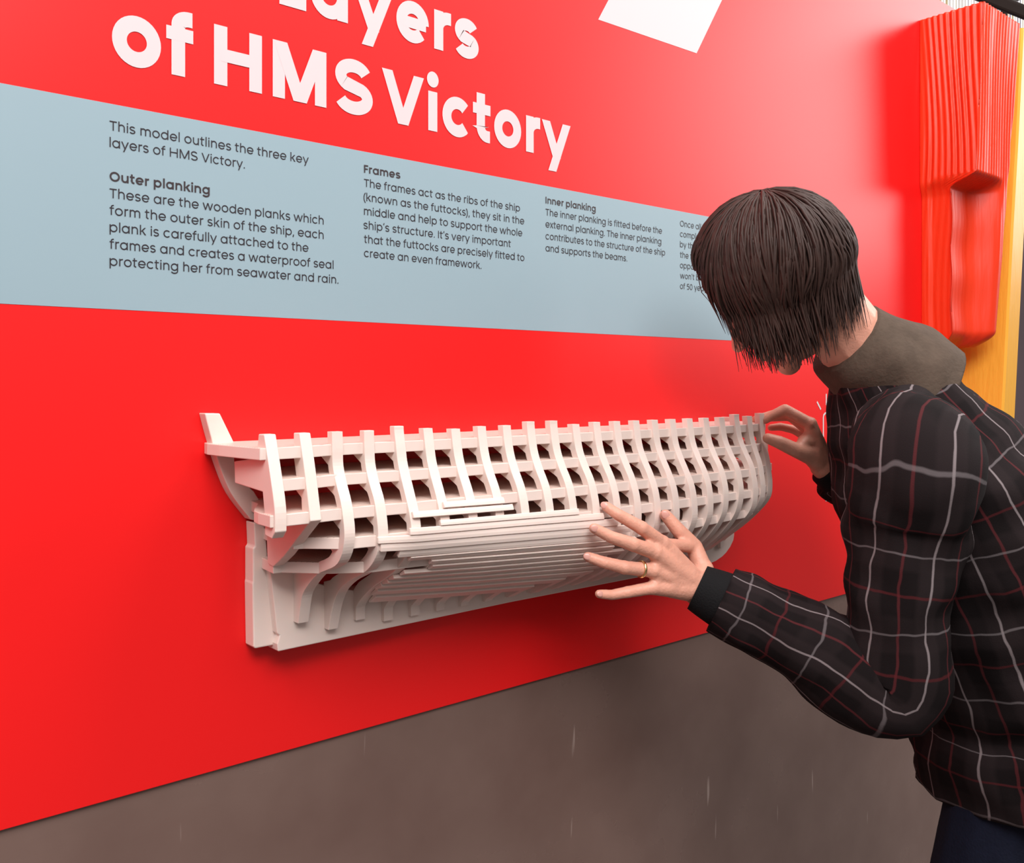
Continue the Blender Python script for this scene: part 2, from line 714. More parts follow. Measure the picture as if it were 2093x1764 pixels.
        if ch == 'L':
            stem(.075 + h, 0, CAP)
            bar(.075, .075 + .40, h)
            return .075 + .42, S, P
        if ch == 'I':
            stem(.075 + h, 0, CAP)
            return .15 + w, S, P
        if ch == 'B':
            stem(.075 + h, 0, CAP)
            x = .075 + h
            S.append([(x, CAP - h), (x + .17, CAP - h)] + self.arc(x + .18, CAP * .755 - h * .25, .14, CAP * .245 - h * .75, 90, -90) + [(x, CAP * .51)])
            S.append([(x, CAP * .51), (x + .19, CAP * .51)] + self.arc(x + .20, CAP * .255 + h * .5, .155, CAP * .255 - h * .5, 90, -90) + [(x, h)])
            return .075 + .50, S, P
        if ch == '.':
            dot(.06 + w * .6, w * .55, w * .62)
            return .12 + w * 1.2, S, P
        if ch == ',':
            diag(.06 + w * .7, w * 1.0, .06 + w * .15, -.12, w * 1.05)
            return .12 + w * 1.2, S, P
        if ch == "'":
            diag(.06 + w * .8, CAP + .03, .06 + w * .3, CAP - .16, w * 1.05)
            return .12 + w * 1.0, S, P
        if ch == '(':
            S.append(self.arc(.06 + .36, .27, .36 - h, .52, 122, 238))
            return .27, S, P
        if ch == ')':
            S.append(self.arc(-.15, .27, .36 - h, .52, 58, -58))
            return .27, S, P
        if ch == '5':
            bar(.11, .46, CAP - h, thin)
            S.append([(.135, CAP - h), (.105, .36)])
            S.append(self.arc(.27, .225, .225 - h, .235 - h, 128, -140))
            return .56, S, P
        if ch == '0':
            S.append(self.arc(.30, CAP / 2, .255 - h, CAP / 2 + .01 - h, 0, 360, 36))
            return .60, S, P
        raise ValueError(ch)


def stroke_quads(mb, pts, w, fn):
    closed = (Vector(pts[0]) - Vector(pts[-1])).length < 1e-5
    n = len(pts)
    vs = []
    for i in range(n):
        a = Vector(pts[i - 1] if i else (pts[-2] if closed else pts[0]))
        c = Vector(pts[i + 1] if i < n - 1 else (pts[1] if closed else pts[-1]))
        d = (c - a)
        d.normalize()
        nrm = Vector((-d.y, d.x))
        # keep the stroke width at corners, and stop the inner edge crossing itself on tight bends
        k, hi, lo = 1, w / 2, w / 2
        if 0 < i < n - 1 or closed:
            d1 = Vector(pts[i]) - a
            d2 = c - Vector(pts[i])
            k = 1 / max(.5, abs(Vector((-d1.y, d1.x)).normalized().dot(nrm)))
            turn = math.atan2(d1.x * d2.y - d1.y * d2.x, d1.dot(d2))
            if abs(turn) > 1e-4 and abs(turn) < .6:
                rad = .97 * (d1.length + d2.length) / 2 / abs(turn)
                if turn > 0:
                    hi = min(hi, rad)
                else:
                    lo = min(lo, rad)
        vs.append(Vector(pts[i]) + nrm * (hi * k))
        vs.append(Vector(pts[i]) - nrm * (lo * k))
    mb.add([fn(v.x, v.y) for v in vs], [(2 * i, 2 * i + 1, 2 * i + 3, 2 * i + 2) for i in range(n - 1)])


def text_line(mb, gl, txt, s0, base_z, em, s1=None, y=-.0007, xs=1.0):
    """lay a line from s0, tracked so that it ends at s1"""
    lay, x = [], 0
    for ch in txt:
        adv, S, P = gl.glyph(ch)
        lay.append((ch, x, S, P))
        x += adv
    first = min([q[0] for st in lay[0][2] + lay[0][3] for q in st]) - (gl.w / 2 if lay[0][2] and lay[0][0] in "oOcegaqdS" else 0)
    lastw = max([q[0] for st in lay[-1][2] + lay[-1][3] for q in st]) + lay[-1][1]
    tr = 0
    if s1 is not None and len(txt) > 1:
        natural = lastw - first
        want = (s1 - s0) / em
        xs = min(1.09, max(.90, want / natural))
        tr = (want - natural * xs) / (len(txt) - 1)
    for i, (ch, gx, S, P) in enumerate(lay):
        ox = s0 + em * (gx * xs + tr * i - first * xs)

        def fn(px, py, ox=ox):
            return (ox + em * px * xs, y, base_z + em * py)
        layer = 0
        for st in S + P:
            def fl(px, py, layer=layer):
                q = fn(px, py)
                return (q[0], q[1] - .00005 * layer, q[2])
            if st in S:
                stroke_quads(mb, st, gl.w, fl)
            else:
                mb.add([fl(*q) for q in st], [tuple(range(len(st)))])
            layer += 1


REG = Glyphs(.086, False)
SEMI = Glyphs(.128, True)
BOLD = Glyphs(.172, True)
TEXT_EM = .0152
PITCH = .01898


def ends(px, y=500):
    return on_wall(px, y)[0]


# main heading
HZ1, HZ2 = EYE + .4814, EYE + .3624
HEM = .1032
mb = MB()
text_line(mb, BOLD, 'of', ends(228), HZ2, HEM, ends(394))
text_line(mb, BOLD, 'HMS', ends(436.5), HZ2, HEM, ends(750))
text_line(mb, BOLD, 'Victory', ends(779.5), HZ2, HEM, ends(1165))
text_line(mb, BOLD, 'Layers', ends(570), HZ1, HEM, ends(968.5))
mb.build('heading_text', M_WHITEP, root)['label'] = 'large white bold lettering reading Layers of HMS Victory'

col1, col2, col3, col4 = .3362, .6668, 1.0007, 1.3336
Z0 = EYE + .2848
paras = [
    ('body_text', REG, M_INK, col1, Z0, [("This model outlines the three key", 630), ("layers of HMS Victory.", 499.5)]),
    ('column_title', SEMI, M_BOLDINK, col1, Z0 - 3 * PITCH, [("Outer planking", 426)]),
    ('body_text', REG, M_INK, col1, Z0 - 4 * PITCH, [("These are the wooden planks which", 659.6), ("form the outer skin of the ship, each", 659.6),
                                                     ("plank is carefully attached to the", 629), ("frames and creates a waterproof seal", 680.7),
                                                     ("protecting her from seawater and rain.", 690.7)]),
    ('column_title', SEMI, M_BOLDINK, col2, EYE + .2860, [("Frames", 816)]),
    ('body_text', REG, M_INK, col2, EYE + .2860 - PITCH, [("The frames act as the ribs of the ship", 1061), ("(known as the futtocks), they sit in the", 1070),
                                                        ("middle and help to support the whole", 1066), ("ship's structure. It's very important", 1043),
                                                        ("that the futtocks are precisely fitted to", 1070), ("create an even framework.", 983)]),
    ('column_title', SEMI, M_BOLDINK, col3, EYE + .2868, [("Inner planking", 1215.5)]),
    ('body_text', REG, M_INK, col3, EYE + .2868 - PITCH, [("The inner planking is fitted before the", 1351.7), ("external planking. The inner planking", 1350),
                                                        ("contributes to the structure of the ship", 1358), ("and supports the beams.", 1281)]),
    ('body_text', REG, M_INK, col4, EYE + .2872, [("Once all the repairs have been", 1543), ("completed, the frames will be h", None), ("by the planking. Being a", None),
                                                  ("the frames is therefore", None), ("opportunity, which", None), ("won't be repeated", None), ("of 50 years.", None)]),
]
for nm, gl, m, s0, z0, lines in paras:
    mb = MB()
    for i, (t, px) in enumerate(lines):
        text_line(mb, gl, t, s0, z0 - i * PITCH, TEXT_EM, ends(px) if px else None, y=-.0008)
    mb.build(nm, m, root)

# small line icon of a pressing finger
mb = MB()


def wl(pts, width=.0042):
    pw = [on_wall(*q) for q in pts]
    stroke_quads(mb, pw, width, lambda a, c: (a, -.0005, c))


wl([(1688, 805), (1688, 828)])
wl([(1669, 821), (1677, 837)])
wl([(1707, 824), (1700, 837)])
wl([(1682, 962), (1682, 853), (1683, 848), (1685.5, 845), (1688, 844), (1690.5, 845.5), (1693, 849), (1694, 855), (1694, 915)])
wl([(1694, 893), (1696, 886), (1700, 882), (1704, 884), (1706, 888), (1707, 894), (1707, 930)])
wl([(1707, 899), (1710, 893), (1714, 891), (1718, 893), (1720, 899), (1720, 935)])
wl([(1682, 960), (1672, 945), (1668, 950), (1671, 962), (1684, 990), (1687, 1005), (1687, 1021), (1727, 1013), (1727, 990), (1732, 960), (1733, 905)])
mb.build('hand_icon', M_ICON, root)['label'] = 'thin white line drawing of a pressing finger'

# ------------------------------------------------------------------ ship model
SK = lambda k: .4657 + .0427 * (k - 1)
DG = [.055, .075, .095, .115, .135, .155, .175, .195, .21, .225, .24, .255, .27, .285, .30, .315, .327]
ST = {
    1: [.132, .139, .146, .152, .157, .158, .150, .130, .110, .090, .070, .055, .045, .040, .035, .03, .03],
    2: [.132, .138, .144, .149, .154, .156, .127, .100, .078, .058, .045, .04, .035, .03, .03, .03, .03],
    3: [.130, .131, .132, .140, .150, .156, .158, .152, .137, .098, .076, .060, .054, .050, .046, .04, .04],
    4: [.131, .132, .134, .142, .153, .159, .162, .160, .150, .130, .096, .073, .061, .054, .049, .045, .04],
    5: [.131, .135, .139, .147, .156, .164, .168, .163, .152, .136, .112, .084, .062, .045, .036, .030, .026],
    8: [.133, .136, .141, .150, .161, .168, .171, .170, .164, .154, .139, .119, .096, .070, .047, .030, .024],
    12: [.135, .138, .143, .153, .165, .172, .176, .177, .174, .167, .157, .143, .126, .104, .076, .045, .025],
    17: [.136, .139, .143, .152, .163, .173, .178, .180, .179, .173, .163, .149, .131, .107, .078, .045, .025],
    20: [.135, .138, .143, .153, .165, .171, .174, .172, .167, .158, .146, .131, .113, .095, .070, .042, .022],
    21: [.134, .137, .142, .152, .163, .169, .172, .171, .166, .155, .139, .121, .101, .079, .055, .033, .02],
    23: [.126, .127, .129, .133, .138, .141, .143, .141, .132, .118, .102, .084, .064, .044, .028, .02, .016],
}
KS = sorted(ST)


def tab(T, d):
    if d <= DG[0]:
        return T[0]
    if d >= DG[-1]:
        return T[-1]
    i = max(j for j in range(len(DG)) if DG[j] <= d)
    i = min(i, len(DG) - 2)
    t = (d - DG[i]) / (DG[i + 1] - DG[i])
    y0 = T[max(0, i - 1)]
    y1, y2 = T[i], T[i + 1]
    y3 = T[min(len(T) - 1, i + 2)]
    return .5 * (2 * y1 + (y2 - y0) * t + (2 * y0 - 5 * y1 + 4 * y2 - y3) * t * t + (3 * y1 - y0 - 3 * y2 + y3) * t ** 3)


def hull(s, d):
    k = 1 + (s - .4657) / .0427
    k = min(KS[-1], max(KS[0], k))
    a = max(q for q in KS if q <= k)
    c = min(q for q in KS if q >= k)
    if a == c:
        return tab(ST[a], d)
    t = (k - a) / (c - a)
    return tab(ST[a], d) * (1 - t) + tab(ST[c], d) * t


def W3(s, pp, d):
    return (s, -pp, EYE - d)


ship = empty('ship_model', (SK(12), 0, EYE - .327))
tag(ship, 'white ribbed half-hull ship model mounted on the red panel below the text', 'ship model')

DECKS = [.0700, .1045, .1420, .1765, .2115]
DT = .0135
TF = .0070


KT = .036


def frame_inner(k, s, d, po):
    slope = (hull(s, d + .003) - hull(s, d - .003)) / .006
    t = .0105 + .008 * smoothstep(.180, .200, d)
    wd = min(.036, t * math.sqrt(1 + slope * slope))
    for dd in DECKS[:4]:
        u = d - (dd + DT)
        if -.0005 <= u < .011:
            wd = max(wd, .0105 + .019 * (1 - max(0, u) / .011))
    pi_ = po - wd
    ptop = {3: .234, 4: .252}.get(k, .272)
    if d > ptop - .004:
        pi_ = min(pi_, KT - .002)
    return max(KT - .002, pi_)


for k in range(1, 24):
    s = SK(k)
    top = .0555 - (.004 if k in (5, 10, 11, 21, 23) else 0) + (.002 if k in (7, 12) else 0)
    mb = MB()
    if k == 1:
        out = catmull([(.132, top), (.145, .093), (.157, .133), (.158, .160)], 5) + [(.150, .168), (.134, .166)]
        pts = out + [(.132, .140), (.128, .119), (.056, .115), (.054, .090), (.108, .083), (.116, .066), (.118, top)]
    elif k == 2:
        out = catmull([(.132, top), (.144, .095), (.157, .148)], 6) + [(.158, .152), (.094, .2), (.066, .2165), (.052, .214)]
        pts = out + [(.050, .184), (.050, .165), (.095, .162), (.128, .158), (.138, .150), (.136, .128), (.120, .119), (.126, .112), (.118, .0835), (.118, top)]
    else:
        end = {3: .294, 4: .310, 5: .306}.get(k, .314 if k < 22 else .300)
        n = 60
        ds = [top + (end - top) * i / n for i in range(n + 1)]
        out = [(max(hull(s, d), KT + .006), d) for d in ds]
        di = sorted(set(ds + [dd + DT for dd in DECKS] + [dd + DT - .0006 for dd in DECKS] + [dd + DT + .011 for dd in DECKS]))
        inn = [(frame_inner(k, s, d, max(hull(s, d), KT + .006)), d) for d in di if d <= end]
        pts = out + inn[::-1]
    mb.prism(pts, lambda q, t: W3(t, q[0], q[1]), s - TF, s + TF)
    mb.build('frame', M_SHIP, ship, bevel=.0011, segs=2)

# decks, each one continuous planked plate with its square edge showing between the frames
for j, d0 in enumerate(DECKS):
    s_start = [.452, .4657, .455, SK(2) - .004, SK(2) - .006][j]
    s_end = 1.445
    n = 90
    front = []
    for i in range(n + 1):
        s = s_start + (s_end - s_start) * i / n
        pp = hull(s, d0 + DT * .6) - .0042
        if s > 1.412:
            pp -= (s - 1.412) * (.5 if j < 3 else 1.0)
        front.append((s, max(.02, pp)))
    bow = [(1.460, front[-1][1] - .02), (1.470, front[-1][1] * .5), (1.472, .012), (1.472, .001)]
    if j >= 3:
        front = [q for q in front if q[0] < 1.42]
        bow = [(1.428, front[-1][1] * .75), (1.44, .03), (1.445, .001)]
    stern = {0: [(.446, .085), (.4425, .05), (.441, .019), (.445, .001)], 1: [(.468, .06), (.50, .03), (.52, .001)],
             2: [(.4565, .122), (.460, .104), (.468, .088), (.490, .05), (.500, .001)],
             3: [(.508, .04), (.512, .001)], 4: [(.506, .03), (.512, .001)]}[j]
    pts = front + bow + stern[::-1]
    mb = MB()
    mb.prism(pts, lambda q, t: W3(q[0], q[1], t), d0, d0 + DT)
    mb.build('deck', M_DECK, ship, bevel=.0009, segs=2)

# outer planking
EA = [.165, .171, .179, .187, .196, .204, .211, .218, .226, .233, .240, .247, .256, .267, .280]
EB = [.172, .181, .190, .200, .210, .219, .228, .236, .244, .251, .259, .267, .277, .288, .300]
XLP = [899, 837, 772, 778, 817, 839, 882, 884, 827, 805, 793, 780, 772, 767]
XRP = [1182, 1233, 1262, 1290, 1265, 1300, 1255, 1275, 1240, 1250, 1235, 1214, 1157, 1093]


def d_edge(i, s):
    t = (s - .62) / (.95 - .62)
    return EA[i] + (EB[i] - EA[i]) * t


def along(px, i):
    s = .75
    for _ in range(12):
        s = on_wall(px, 785, hull(s, d_edge(i, s)) + .003)[0]
    return s


XL = [along(px, i) for i, px in enumerate(XLP)]
XR = [along(px, i) for i, px in enumerate(XRP)]


def plank(edge0, edge1, sl, sr, lap=((0, .0034), (.5, .0044), (.96, .0048))):
    n = max(10, int((sr - sl) / .012))
    vs, fs = [], []
    for i in range(n + 1):
        s = sl + (sr - sl) * i / n
        da, db = edge0(s), edge1(s)
        row = []
        for t, off in lap:
            d = da + (db - da) * t
            pp = hull(s, d)
            e = .002
            tp, td = hull(s, d + e) - hull(s, d - e), 2 * e
            L = math.hypot(tp, td)
            np_, nd_ = td / L, -tp / L
            row.append(((pp + np_ * off, d + nd_ * off), (pp + np_ * .0002, d + nd_ * .0002)))
        ring = [r[0] for r in row] + [r[1] for r in row[::-1]]
        vs += [W3(s, *q) for q in ring]
    m_ = 6
    for i in range(n):
        for j in range(m_):
            a, c = i * m_ + j, i * m_ + (j + 1) % m_
            fs.append((a, a + m_, c + m_, c))
    fs.append(tuple(range(m_ - 1, -1, -1))[::-1])
    fs.append(tuple(n * m_ + j for j in range(m_))[::-1])
    o = build('hull_plank', vs, fs, M_SHIP, ship, bevel=.0006, segs=1)
    bm = bmesh.new()
    bm.from_mesh(o.data)
    bmesh.ops.recalc_face_normals(bm, faces=bm.faces)
    bm.to_mesh(o.data)
    bm.free()


plank(lambda s: .1455 + (s - .68) * .012, lambda s: .1530 + (s - .68) * .02, .678, .772)
plank(lambda s: .1530 + (s - .63) * .02, lambda s: .1610 + (s - .63) * .018, .632, .785)
for i in range(14):
    plank(lambda s, i=i: d_edge(i, s), lambda s, i=i: d_edge(i + 1, s), XL[i], XR[i],
          ((0, .0034), (.5, .0044), (.95, .0048)) if i < 5 else ((0, .0058), (.5, .0046), (.90, .0034)))

# keel plate with deadwood and stem, flat on the panel
kl = [(568, 1332), (566, 1317), (571, 1299), (566, 1295), (550, 1149), (556, 1140), (592, 1146), (608, 1170), (650, 1192), (668, 1199), (724, 1207)]
kr = [(1500.6, 1093.5), (1499, 1104), (1492.5, 1118), (1484, 1130), (1476, 1138), (1463, 1147), (1451.6, 1151.7)]
on_keel = lambda q: (lambda a: (a[0], EYE - a[1]))(on_wall(q[0], q[1], KT))
kl, kr = [on_keel(q) for q in kl], [on_keel(q) for q in kr]
keel = kl + [(1.30, .268), (1.40, .255), (1.425, .225), (1.440, .15), (1.444, .062), (1.454, .062), (1.456, .15), (kr[0][0] - .006, .22)] + kr + [(.9, kl[0][1] - .003)]
mb = MB()
mb.prism(keel, lambda q, t: W3(q[0], t, q[1]), .008, KT)
mb.build('keel_plate', M_SHIP, ship, bevel=.0014)
for x in (.62, .98, 1.33):
    mb = MB()
    mb.box(x - .03, x + .03, -.0085, -.0002, EYE - .315, EYE - .285)
    mb.build('wall_spacer', M_SHIP, ship)
rud = [(519, 1068), (521, 1117), (517, 1121), (517, 1189), (516, 1194), (518, 1322), (521, 1326), (563, 1318), (565, 1299), (550, 1180), (544, 1096), (541, 1072)]
RTK = .024
rud = [(lambda a: (a[0], EYE - a[1]))(on_wall(x, y, RTK)) for x, y in rud]
mb = MB()
mb.prism(rud, lambda q, t: W3(q[0], t, q[1]), .0003, RTK)
mb.build('rudder', M_SHIP, ship, bevel=.0026)
st_l = catmull([(.4385, .0345), (.4455, .061), (.4565, .097), (.4715, .132), (.4960, .165)], 5)
st_r = [(.510, .170), (.518, .166), (.512, .150), (.500, .131), (.486, .118), (.476, .107), (.474, .069), (.457, .0350)]
mb = MB()
mb.prism(st_l + st_r, lambda q, t: W3(q[0], t, q[1]), .0003, .0185)
mb.build('stern_post', M_SHIP, ship, bevel=.0012)

# ------------------------------------------------------------------ carved red timber and yellow timber
def timber_block():
    z_bot, z_top = 1.592, 2.397
    zn = 1.985                   # underside of the shoulder
    rows = 170
    n1, n2, n3 = 72, 110, 10
    vs = []
    cols = None
    for r in range(rows + 1):
        z = z_bot + (z_top - z_bot) * r / rows
        t = (z - z_bot) / (z_top - z_bot)
        pf = .118 + .034 * t                       # front of the rim
        s0 = 2.256 + .010 * (1 - smoothstep(zn - .03, zn + .01, z))
        s1 = 2.404 + .066 * t
        low = 1 - smoothstep(zn - .012, zn + .020, z)
        low_f = 1 - smoothstep(zn + .01, zn + .06, z)
        prec = .073 + .0016 * math.sin((z - z_bot) * 46) * low
        end = 1.0 if r > 8 else math.sin((r + .6) / 8.6 * PI / 2)
        pf *= .55 + .45 * end
        prec *= .55 + .45 * end
        rim0 = s1 - .022 - .020 * t
        line = []
        grain = lambda a, z_: .0034 * (math.sin(a * 400 + 3.2 * math.sin(z_ * 8 + a * 10) + 3 * noise.noise((a * 6, z_ * 2.2, 0))) *
                                       (.6 + .5 * noise.noise((a * 30, z_ * 3, 5))))
        # left face from the wall outwards
        p_left = pf * (1 - low) + prec * low
        for i in range(n1):
            a = i / (n1 - 1)
            pp = a * p_left
            line.append((s0 + grain(pp, z) * (1.2 - .95 * low) * min(1, a * 6) + .006 * low * smoothstep(.2, .35, a), pp))
        for i in range(n2):
            a = i / (n2 - 1)
            s = s0 + (s1 - s0) * a
            on_rim = smoothstep(rim0 - .055, rim0 + .012, s) ** 1.6
            cut = low * (1 - on_rim)
            mix = low_f * (1 - on_rim) if a > .05 else low
            cut = max(cut, low * (1 - on_rim))
            pp = pf * (1 - cut) + prec * cut
            line.append((s, pp + grain(s + .37, z) * (1 - .92 * max(cut, low * .6)) * .6))
        for i in range(1, n3):
            a = i / n3
            line.append((s1, pf * (1 - a)))
        line.append((s1, .0005))
        if r <= 8:
            cx_ = (s0 + s1) / 2
            line = [(cx_ + (s - cx_) * (.90 + .10 * end), pp) for s, pp in line]
        cols = len(line)
        vs += [(s, -max(pp, .0005), z) for s, pp in line]
    fs = []
    for r in range(rows):
        for c in range(cols):
            a, b_ = r * cols + c, r * cols + (c + 1) % cols
            fs.append((a, b_, b_ + cols, a + cols))
    fs.append(tuple(range(cols))[::-1])
    fs.append(tuple(rows * cols + c for c in range(cols)))
    o = build('timber_block', vs, fs, M_BLOCK, smooth=True)
    for pl in o.data.polygons[-2:]:
        pl.use_smooth = False
    me = o.data
    bm = bmesh.new()
    bm.from_mesh(me)
    bmesh.ops.recalc_face_normals(bm, faces=bm.faces)
    bm.to_mesh(me)
    bm.free()
    tag(o, 'red painted carved timber block with a stepped notch and wavy raised grain', 'timber block')
    return o


timber_block()

# leaning yellow timber to the right of it
ya, yb = on_wall(2090, 60, .12), on_wall(2048, 870, .12)
mb = MB()
sl = (ya[0] - yb[0]) / (ya[1] - yb[1])
rows = 40
z0, z1 = 1.15, ya[1] + .005
vs, fs = [], []
for r in range(rows + 1):
    z = z0 + (z1 - z0) * r / rows
    s = yb[0] + sl * (z - yb[1])
    wob = .003 * noise.noise((0, z * 3, 1))
    for ds, pp in ((0, .12), (.012, .124), (.072, .124), (.080, .118), (.080, -.25), (-.004, -.25), (-.004, .10)):
        pass
    ring = [(s + wob, .116), (s + .005 + wob, .121), (s + .070, .121), (s + .075, .115), (s + .075, .003), (s + .0, .003)]
    vs += [(a, -c, z) for a, c in ring]
m_ = 6
for r in range(rows):
    for c in range(m_):
        a, b_ = r * m_ + c, r * m_ + (c + 1) % m_
        fs.append((a, b_, b_ + m_, a + m_))
fs.append(tuple(range(m_))[::-1])
fs.append(tuple(rows * m_ + c for c in range(m_)))
yo = build('timber_post', vs, fs, M_YELLOW)
tag(yo, 'tall leaning timber post painted yellow beside the red block', 'timber post')

# ------------------------------------------------------------------ far window, blinds and roof beams
def emit(name, col, st):
    m = bpy.data.materials.new(name)
    m.use_nodes = True
    nt = m.node_tree
    nt.nodes.remove(nt.nodes['Principled BSDF'])
    e = nt.nodes.new('ShaderNodeEmission')
    e.inputs[0].default_value = (*col, 1)
    e.inputs[1].default_value = st
    nt.links.new(e.outputs[0], nt.nodes['Material Output'].inputs[0])
    return m


mb = MB()
mb.box(2.9, 14, 2.03, 2.06, 3.5, 5.4)
tag(mb.build('window_1', emit('daylight_pane', (1, .98, .95), 1.3)), kind='structure')
blinds = empty('window_blind', (8.0, 1.92, 5.38))
tag(blinds, 'bright vertical slat blind in the high window behind the panel', 'window blind')
BL = [mat('blind_white', (.85, .83, .82), .6, sss=0), mat('blind_lilac', (.52, .47, .55), .6), mat('blind_cream', (.72, .62, .42), .6)]
for m in BL:
    c = m.node_tree.nodes['Principled BSDF']
    tr = m.node_tree.nodes.new('ShaderNodeBsdfTranslucent')
    tr.inputs[0].default_value = c.inputs['Base Color'].default_value
    mixs = m.node_tree.nodes.new('ShaderNodeMixShader')
    mixs.inputs[0].default_value = .6
    m.node_tree.links.new(c.outputs[0], mixs.inputs[1])
    m.node_tree.links.new(tr.outputs[0], mixs.inputs[2])
    m.node_tree.links.new(mixs.outputs[0], m.node_tree.nodes['Material Output'].inputs[0])
for i in range(70):
    x = 6.3 + i * .050
    mb = MB()
    an = random.uniform(.1, .6)
    c, s_ = math.cos(an) * .020, math.sin(an) * .020
    mb.prism([(x - c, 1.92 - s_), (x + c, 1.92 + s_), (x + c + .002, 1.92 + s_ - .003), (x - c + .002, 1.92 - s_ - .003)], lambda q, t: (q[0], q[1], t), 3.52, 5.38)
    mb.build('slat', random.choice([BL[0], BL[0], BL[1], BL[2]]), blinds)


def beam(name, a, b, wd, label, ext=(0, 0)):
    a, b = Vector(a), Vector(b)
    d = (b - a).normalized()
    a, b = a - d * ext[0], b + d * ext[1]
    u = d.cross(Vector((0, 0, 1)))
    if u.length < .1:
        u = Vector((1, 0, 0))
    u.normalize()
    v = d.cross(u)
    mb = MB()
    vs = [q + u * (i * wd / 2) + v * (j * wd / 2) for q in (a, b) for i, j in ((-1, -1), (1, -1), (1, 1), (-1, 1))]
    mb.add(vs, [(3, 2, 1, 0), (4, 5, 6, 7), (0, 1, 5, 4), (1, 2, 6, 5), (2, 3, 7, 6), (3, 0, 4, 7)])
    tag(mb.build(name, M_DARK, bevel=.01), label, 'beam')


beam('roof_beam', cpt(1890, -55, 4.2), cpt(2110, 32, 3.9), .05, 'dark roof beam crossing behind the top of the red block', (2.5, 2.5))
beam('roof_strut', cpt(2052, 40, 4.1), cpt(2046, -160, 4.15), .026, 'thin dark upright strut above the red block', (0, 1.5))
beam('roof_brace', cpt(2046, 8, 4.05), cpt(2240, -70, 4.3), .03, 'dark slanting roof brace rising right of the upright strut', (0, 2.0))

# ------------------------------------------------------------------ person
# joints from how the figure stands: image place and depth in front of the camera
neck = cpt(1772, 728, 1.45)
shL, shR = cpt(1868, 945, 1.27), cpt(1808, 838, 1.62)
elL, wrL = cpt(1812, 1398, 1.28), cpt(1430, 1203, 1.353)
elR, wrR = cpt(1955, 1150, 1.70), cpt(1684, 951, 1.665)
hipL, hipR = cpt(2108, 1490, 1.39), cpt(2100, 1480, 1.53)
FW, RT = Vector((CS, SN, 0)), Vector((SN, -CS, 0))       # away from the camera / to its right
UP = Vector((0, 0, 1))
hips = (hipL + hipR) / 2
kneeL = Vector((hipL.x, hipL.y, .50)) - RT * .07
kneeR = Vector((hipR.x, hipR.y, .50)) + RT * .02
ankL = Vector((hipL.x, hipL.y, .09)) - RT * .02
ankR = Vector((hipR.x, hipR.y, .09)) + RT * .12
chest = cpt(1895, 990, 1.45)
belly = cpt(2015, 1260, 1.45)

body = MB()
# trunk, arms and legs
body.capsule(chest, belly, .115, .11)
for sgn in (-1, 1):
    body.capsule(chest + FW * (.07 * sgn), belly + FW * (.055 * sgn), .10, .10)
body.capsule(belly, hips, .12, .12)
body.capsule(shL * .85 + chest * .15, shR * .85 + chest * .15, .050, .050)
body.capsule(neck, chest, .06, .10)
body.chain([shL, elL, cpt(1620, 1303, 1.315), wrL], [.052, .043, .040, .027])
body.chain([shR, elR, (elR + wrR) / 2, wrR], [.052, .043, .038, .026])
body.chain([hipL, kneeL, ankL], [.085, .055, .04])
body.chain([hipR, kneeR, ankR], [.085, .055, .04])
for a in (ankL, ankR):
    body.capsule(Vector((a.x, a.y, .045)), Vector((a.x, a.y, .04)) - RT * .15, .04, .032)

# head: forward, up and side axes of the tilted head
HC = cpt(1592, 588, 1.43)
HF = (-RT * .72 - UP * .60 + FW * .42).normalized()
HU = (UP * .78 - RT * .63)
HU = (HU - HF * HU.dot(HF)).normalized()
HS = HF.cross(HU).normalized()            # towards the person's right


def hp(f_, u_, s_):
    return HC + HF * f_ + HU * u_ + HS * s_


body.ellipsoid(hp(-.012, .030, 0), (HF * .096, HS * .075, HU * .090))           # skull
body.ellipsoid(hp(.020, -.035, 0), (HF * .068, HS * .062, HU * .080))            # face
body.capsule(hp(.060, -.100, -.012), hp(.060, -.100, .012), .020, .020)          # chin
for sg in (-1, 1):
    body.capsule(hp(-.010, -.055, .055 * sg), hp(.055, -.098, .015 * sg), .017, .017)   # jaw
    body.ellipsoid(hp(.056, -.036, .036 * sg), (HF * .024, HS * .024, HU * .020))       # cheek
    body.capsule(hp(.081, .018, .012 * sg), hp(.068, .020, .042 * sg), .0085, .007)     # brow
    body.ellipsoid(hp(.093, -.036, .011 * sg), (HF * .009, HS * .008, HU * .007))       # nostril
    body.ellipsoid(hp(-.010, -.010, .077 * sg), (HF * .017, HS * .007, HU * .030))      # ear
    body.capsule(hp(-.004, -.034, .076 * sg), hp(.0, -.036, .074 * sg), .008, .006)
body.chain([hp(.078, .012, 0), hp(.097, -.020, 0), hp(.106, -.034, 0)], [.0075, .009, .0105])   # nose
body.capsule(hp(.086, -.060, -.016), hp(.086, -.060, .016), .0065, .0065)        # lips
body.capsule(hp(.083, -.071, -.013), hp(.083, -.071, .013), .0070, .0070)
body.chain([hp(-.035, -.045, 0), neck * .55 + hp(-.03, -.08, 0) * .45, neck], [.055, .056, .062])

